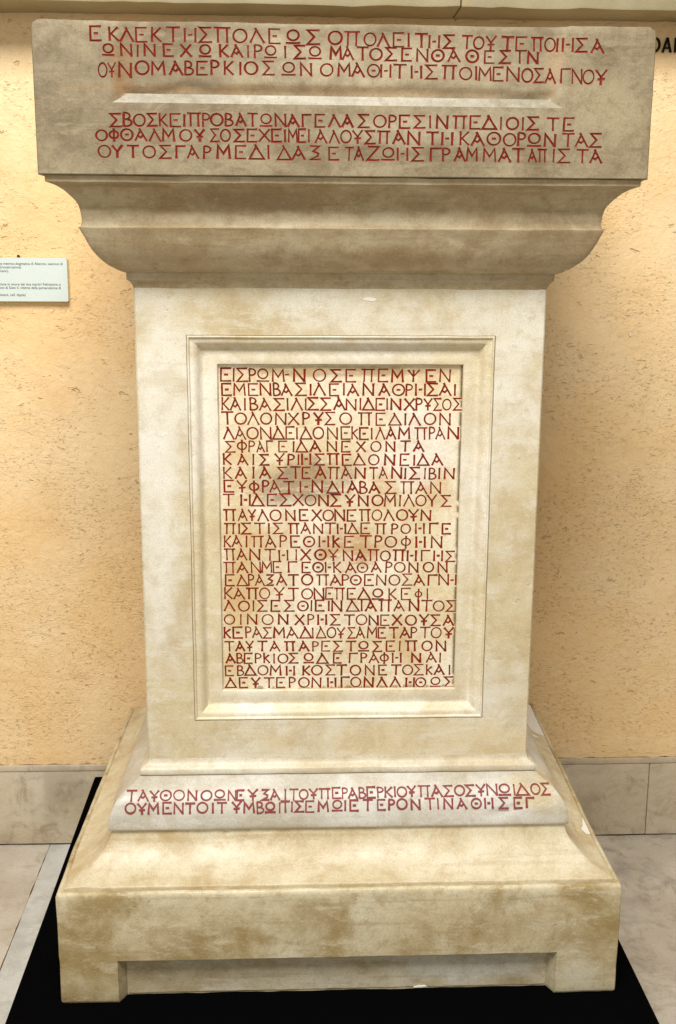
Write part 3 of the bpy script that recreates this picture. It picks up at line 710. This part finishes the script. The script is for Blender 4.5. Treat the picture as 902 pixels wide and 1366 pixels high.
bm = bmesh.new(); ax, az = 130, 92; G = []
rc = .009
xs = [-HX-AO+.0025 + 2*(HX+AO-.0025)*i/ax for i in range(ax+1)]
def rows(x):
    a, b, c, d = AZ0+.002, 1.8295-.0015*x, 1.8455-.0030*x, AZ1-.004
    return [a+(b-a)*k/22 for k in range(22)] + [b+(c-b)*k/3 for k in range(3)] + [c+(d-c)*k/24 for k in range(25)]
RW = [rows(x) for x in xs]; nr = len(RW[0])
def warp(x, z):
    """front point of the top block for a sheet point: wandering top edge, rounded upper corners"""
    ex = max(0, abs(x)-(HX+AO-rc)); ez = max(0, z-(AZ1-rc)); zz = z
    y = abacus_y(x, z) + .9*(max(0, ex-.004)**2+max(0, ez-.002)**2)/rc
    if z > AZ1-.02: zz = z + (wob((x, 0, 0), .0016, 6)+wob((x, 3, 0), .0007, 40) + .0012*sstep(.394, .398, x))*sstep(AZ1-.02, AZ1-.006, z)
    zz -= .006*sstep(HX+AO-.014, HX+AO-.0025, abs(x))*sstep(AZ1-.03, AZ1, z)
    return (x + (-1 if x > 0 else 1)*.0035*sstep(AZ1-.016, AZ1, z)*sstep(HX+AO-.01, HX+AO, abs(x)), y, zz)
grid = [(xs[i], RW[i][k]) for i in range(ax+1) for k in range(nr)]
ix = lambda i, k: i*nr+k
rimi = [ix(i, 0) for i in range(ax+1)] + [ix(ax, k) for k in range(1, nr)] + [ix(i, nr-1) for i in range(ax-1, -1, -1)] + [ix(0, k) for k in range(nr-2, 0, -1)]
ed = list(zip(rimi, rimi[1:]+rimi[:1])) + [(ix(i, k), ix(i+1, k)) for k in (22, 25) for i in range(ax)]
for (a_, b_) in ((-.418, -.390), (.392, .364)):
    k0 = len(grid); m_ = 8
    grid += [(lerp(a_, b_, q/m_), lerp(1.8295-.0015*a_, 1.8455-.0030*b_, q/m_)) for q in range(m_+1)]
    ed += [(k0+q, k0+q+1) for q in range(m_)]
ov_, tris, where = cut_sheet(grid, ed, [q for sf, st in INS if sf == 'abacus' for q in st])
pv = [bm.verts.new(warp(p.x, p.y)) for p in ov_]
for t3 in tris:
    f = bm.faces.new([pv[q] for q in t3])
    cx_ = sum(ov_[q].x for q in t3)/3; cz_ = sum(ov_[q].y for q in t3)/3
    zl = 1.8295-.0015*cx_; zu = 1.8455-.0030*cx_
    if zl < cz_ < zu:
        fr = (cz_-zl)/(zu-zl)
        if -.418+.028*fr < cx_ < .392-.028*fr: f.material_index = 2
rim = [pv[where[q]] for q in rimi]
prev = rim
for (dx, y, e) in ((.0018, -AO+.0025, .0012), (.0025, -AO+.006, .0022), (.0025, .3, .0022), (.0025, YB+AO, .0022)):
    ring = []
    for v in rim:
        x, z = v.co.x, v.co.z
        sx = (1 if x > 0 else -1)*dx if abs(x) > HX+AO-.008 else 0
        sz = e if z > AZ1-.02 and abs(abs(x)-(HX+AO)) > .0 and z > AZ1-.014 else (-.0018 if z < AZ0+.003 else 0)
        yy = v.co.y + (y+AO) + wob((x, 1, z), .0006, 20) if y < .1 else y
        ring.append(bm.verts.new((x+sx, yy, z+sz)))
    bridge(bm, prev, ring); prev = ring
bm.faces.new(prev)
for v in [v for v in bm.verts if not v.link_faces]: bm.verts.remove(v)
abacus = link('top_block', bm, [M['stone_abacus'], M['low_bounce'], M['stone_bevel']], altar, 24)
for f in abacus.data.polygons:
    if f.normal.z > .8 and f.center.y > -.1: f.material_index = 1  # hidden upper faces take the dark colour that limits bounce

# ---------------------------------------------------------------- the lettering: cut strokes filled with red
BC = curve(BAND, 5); bcs = [0.]
for a, b in zip(BC, BC[1:]): bcs.append(bcs[-1]+math.hypot(b[0]-a[0], b[1]-a[1]))
def band_pt(t):
    t = max(0, min(bcs[-1]*.9999, t))
    for i in range(len(BC)-1):
        if t <= bcs[i+1]:
            u = (t-bcs[i])/(bcs[i+1]-bcs[i]); return lerp(BC[i][0], BC[i+1][0], u), lerp(BC[i][1], BC[i+1][1], u)
    return BC[-1]
def painted(name, strokes, mat, host):
    """the shallow, rubbed letters on the curved moulding: a thin filling standing in the worn cuts"""
    bm = bmesh.new()
    for k, (L, C, R_, closed, w) in enumerate(strokes):
        def put(p, lift):
            o, z = band_pt(p.y); return Vector((p.x, -o-.0009-lift, z+.0003))
        lf = .00006*(k % 5); n = len(L)
        vl = [bm.verts.new(put(p, lf)) for p in L]; vr = [bm.verts.new(put(p, lf)) for p in R_]
        bl = [bm.verts.new(v.co+Vector((0, .0015, 0))) for v in vl]; br = [bm.verts.new(v.co+Vector((0, .0015, 0))) for v in vr]
        for i in range(n-1):
            bm.faces.new((vl[i], vl[i+1], vr[i+1], vr[i]))
            bm.faces.new((vl[i], bl[i], bl[i+1], vl[i+1])); bm.faces.new((vr[i], vr[i+1], br[i+1], br[i]))
        if not closed:
            bm.faces.new((vl[0], vr[0], br[0], bl[0])); bm.faces.new((vl[-1], bl[-1], br[-1], vr[-1]))
    return link(name, bm, mat, host)
for surf, strokes in INS:
    if surf == 'panel': groove('inscription_line', strokes, panel_y, M['red_panel'], panel)
    elif surf == 'abacus': groove('inscription_line', strokes, abacus_y, M['red_abacus'], abacus)
    else: painted('inscription_line', strokes, M['red_band'], torus)

# ---------------------------------------------------------------- white chips and patches
def chip(pts, fn, name, parent, lift):
    """irregular flake following a surface fn(u,v) -> point"""
    bm = bmesh.new(); ring = []
    n = len(pts)
    for i in range(n):
        a, b = Vector(pts[i]), Vector(pts[(i+1) % n])
        for k in range(4): ring.append(a.lerp(b, k/4))
    c = sum(ring, Vector((0, 0)))/len(ring)
    rings = [[fn(c+(p-c)*s*(1+.10*noise.noise(Vector((p.x*90, p.y*90, 3))))) for p in ring] for s in (1., .7, .35)]
    rv = [[bm.verts.new(Vector(p)+lift) for p in r] for r in rings]
    low = [bm.verts.new(Vector(p)-lift) for p in rings[0]]
    bridge(bm, low, rv[0]); bridge(bm, rv[0], rv[1]); bridge(bm, rv[1], rv[2]); bm.faces.new(rv[2])
    return link(name, bm, M['chip'], parent)
chip([(.0405,1.4815),(.0500,1.4850),(.0660,1.4835),(.0700,1.4800),(.0625,1.4775),(.0480,1.4785)], lambda p: (p.x, 0., p.y), 'white_patch', shaft, Vector((0, -.0010, 0)))
def flank(p):      # right-hand cavetto: u = offset from shaft, v = depth
    for a, b in zip(cav, cav[1:]):
        if b[0] <= p.x <= a[0]:
            u = (p.x-a[0])/(b[0]-a[0]); return (HX+p.x, p.y, lerp(a[1], b[1], u))
    q = cav[0] if p.x > cav[0][0] else cav[-1]
    return (HX+q[0], p.y, q[1])
chip([(.1600,.110),(.1540,.085),(.1480,.060),(.1410,.042),(.1500,.028),(.1610,.030),(.1590,.060),(.1635,.080)], flank, 'white_patch', base_m, Vector((.0006, 0, .0008)))  # white patch on the right flank, near the front
chip([(.1595,.790),(.130,.800),(.085,.760),(.082,.690),(.095,.625),(.118,.585),(.158,.575),(.1585,.68)], flank, 'white_patch', base_m, Vector((.0006, 0, .0008)))  # white patch on the right flank, near the back
chip([(.095,.580),(.108,.560),(.140,.545),(.115,.530),(.100,.545)], flank, 'white_patch', base_m, Vector((.0006, 0, .0008)))
def pfront(p): return (p.x, -PO+ND-.003, p.y)
chip([(.155,.0405),(.166,.0435),(.180,.0445),(.184,.0415),(.170,.0400)], pfront, 'white_patch', plinth, Vector((0, -.0012, 0)))
for pts in ([(.861,1.352),(.864,1.353),(.866,1.349),(.865,1.345),(.862,1.346)], [(.653,1.302),(.656,1.302),(.657,1.295),(.654,1.294)]):
    chip(pts, lambda p: (p.x, WY-.0035, p.y), 'paint_fleck', wall, Vector((0, -.0012, 0)))

# the cast is not quite square: its sides lean a little to the right towards the back
def parts(o):
    for c in o.children:
        yield c; yield from parts(c)
for o in list(parts(altar)):
    if o.name.startswith('inscription_line'): continue
    for v in o.data.vertices:
        if v.co.y > .03: v.co.x += .027*(v.co.y-.03)
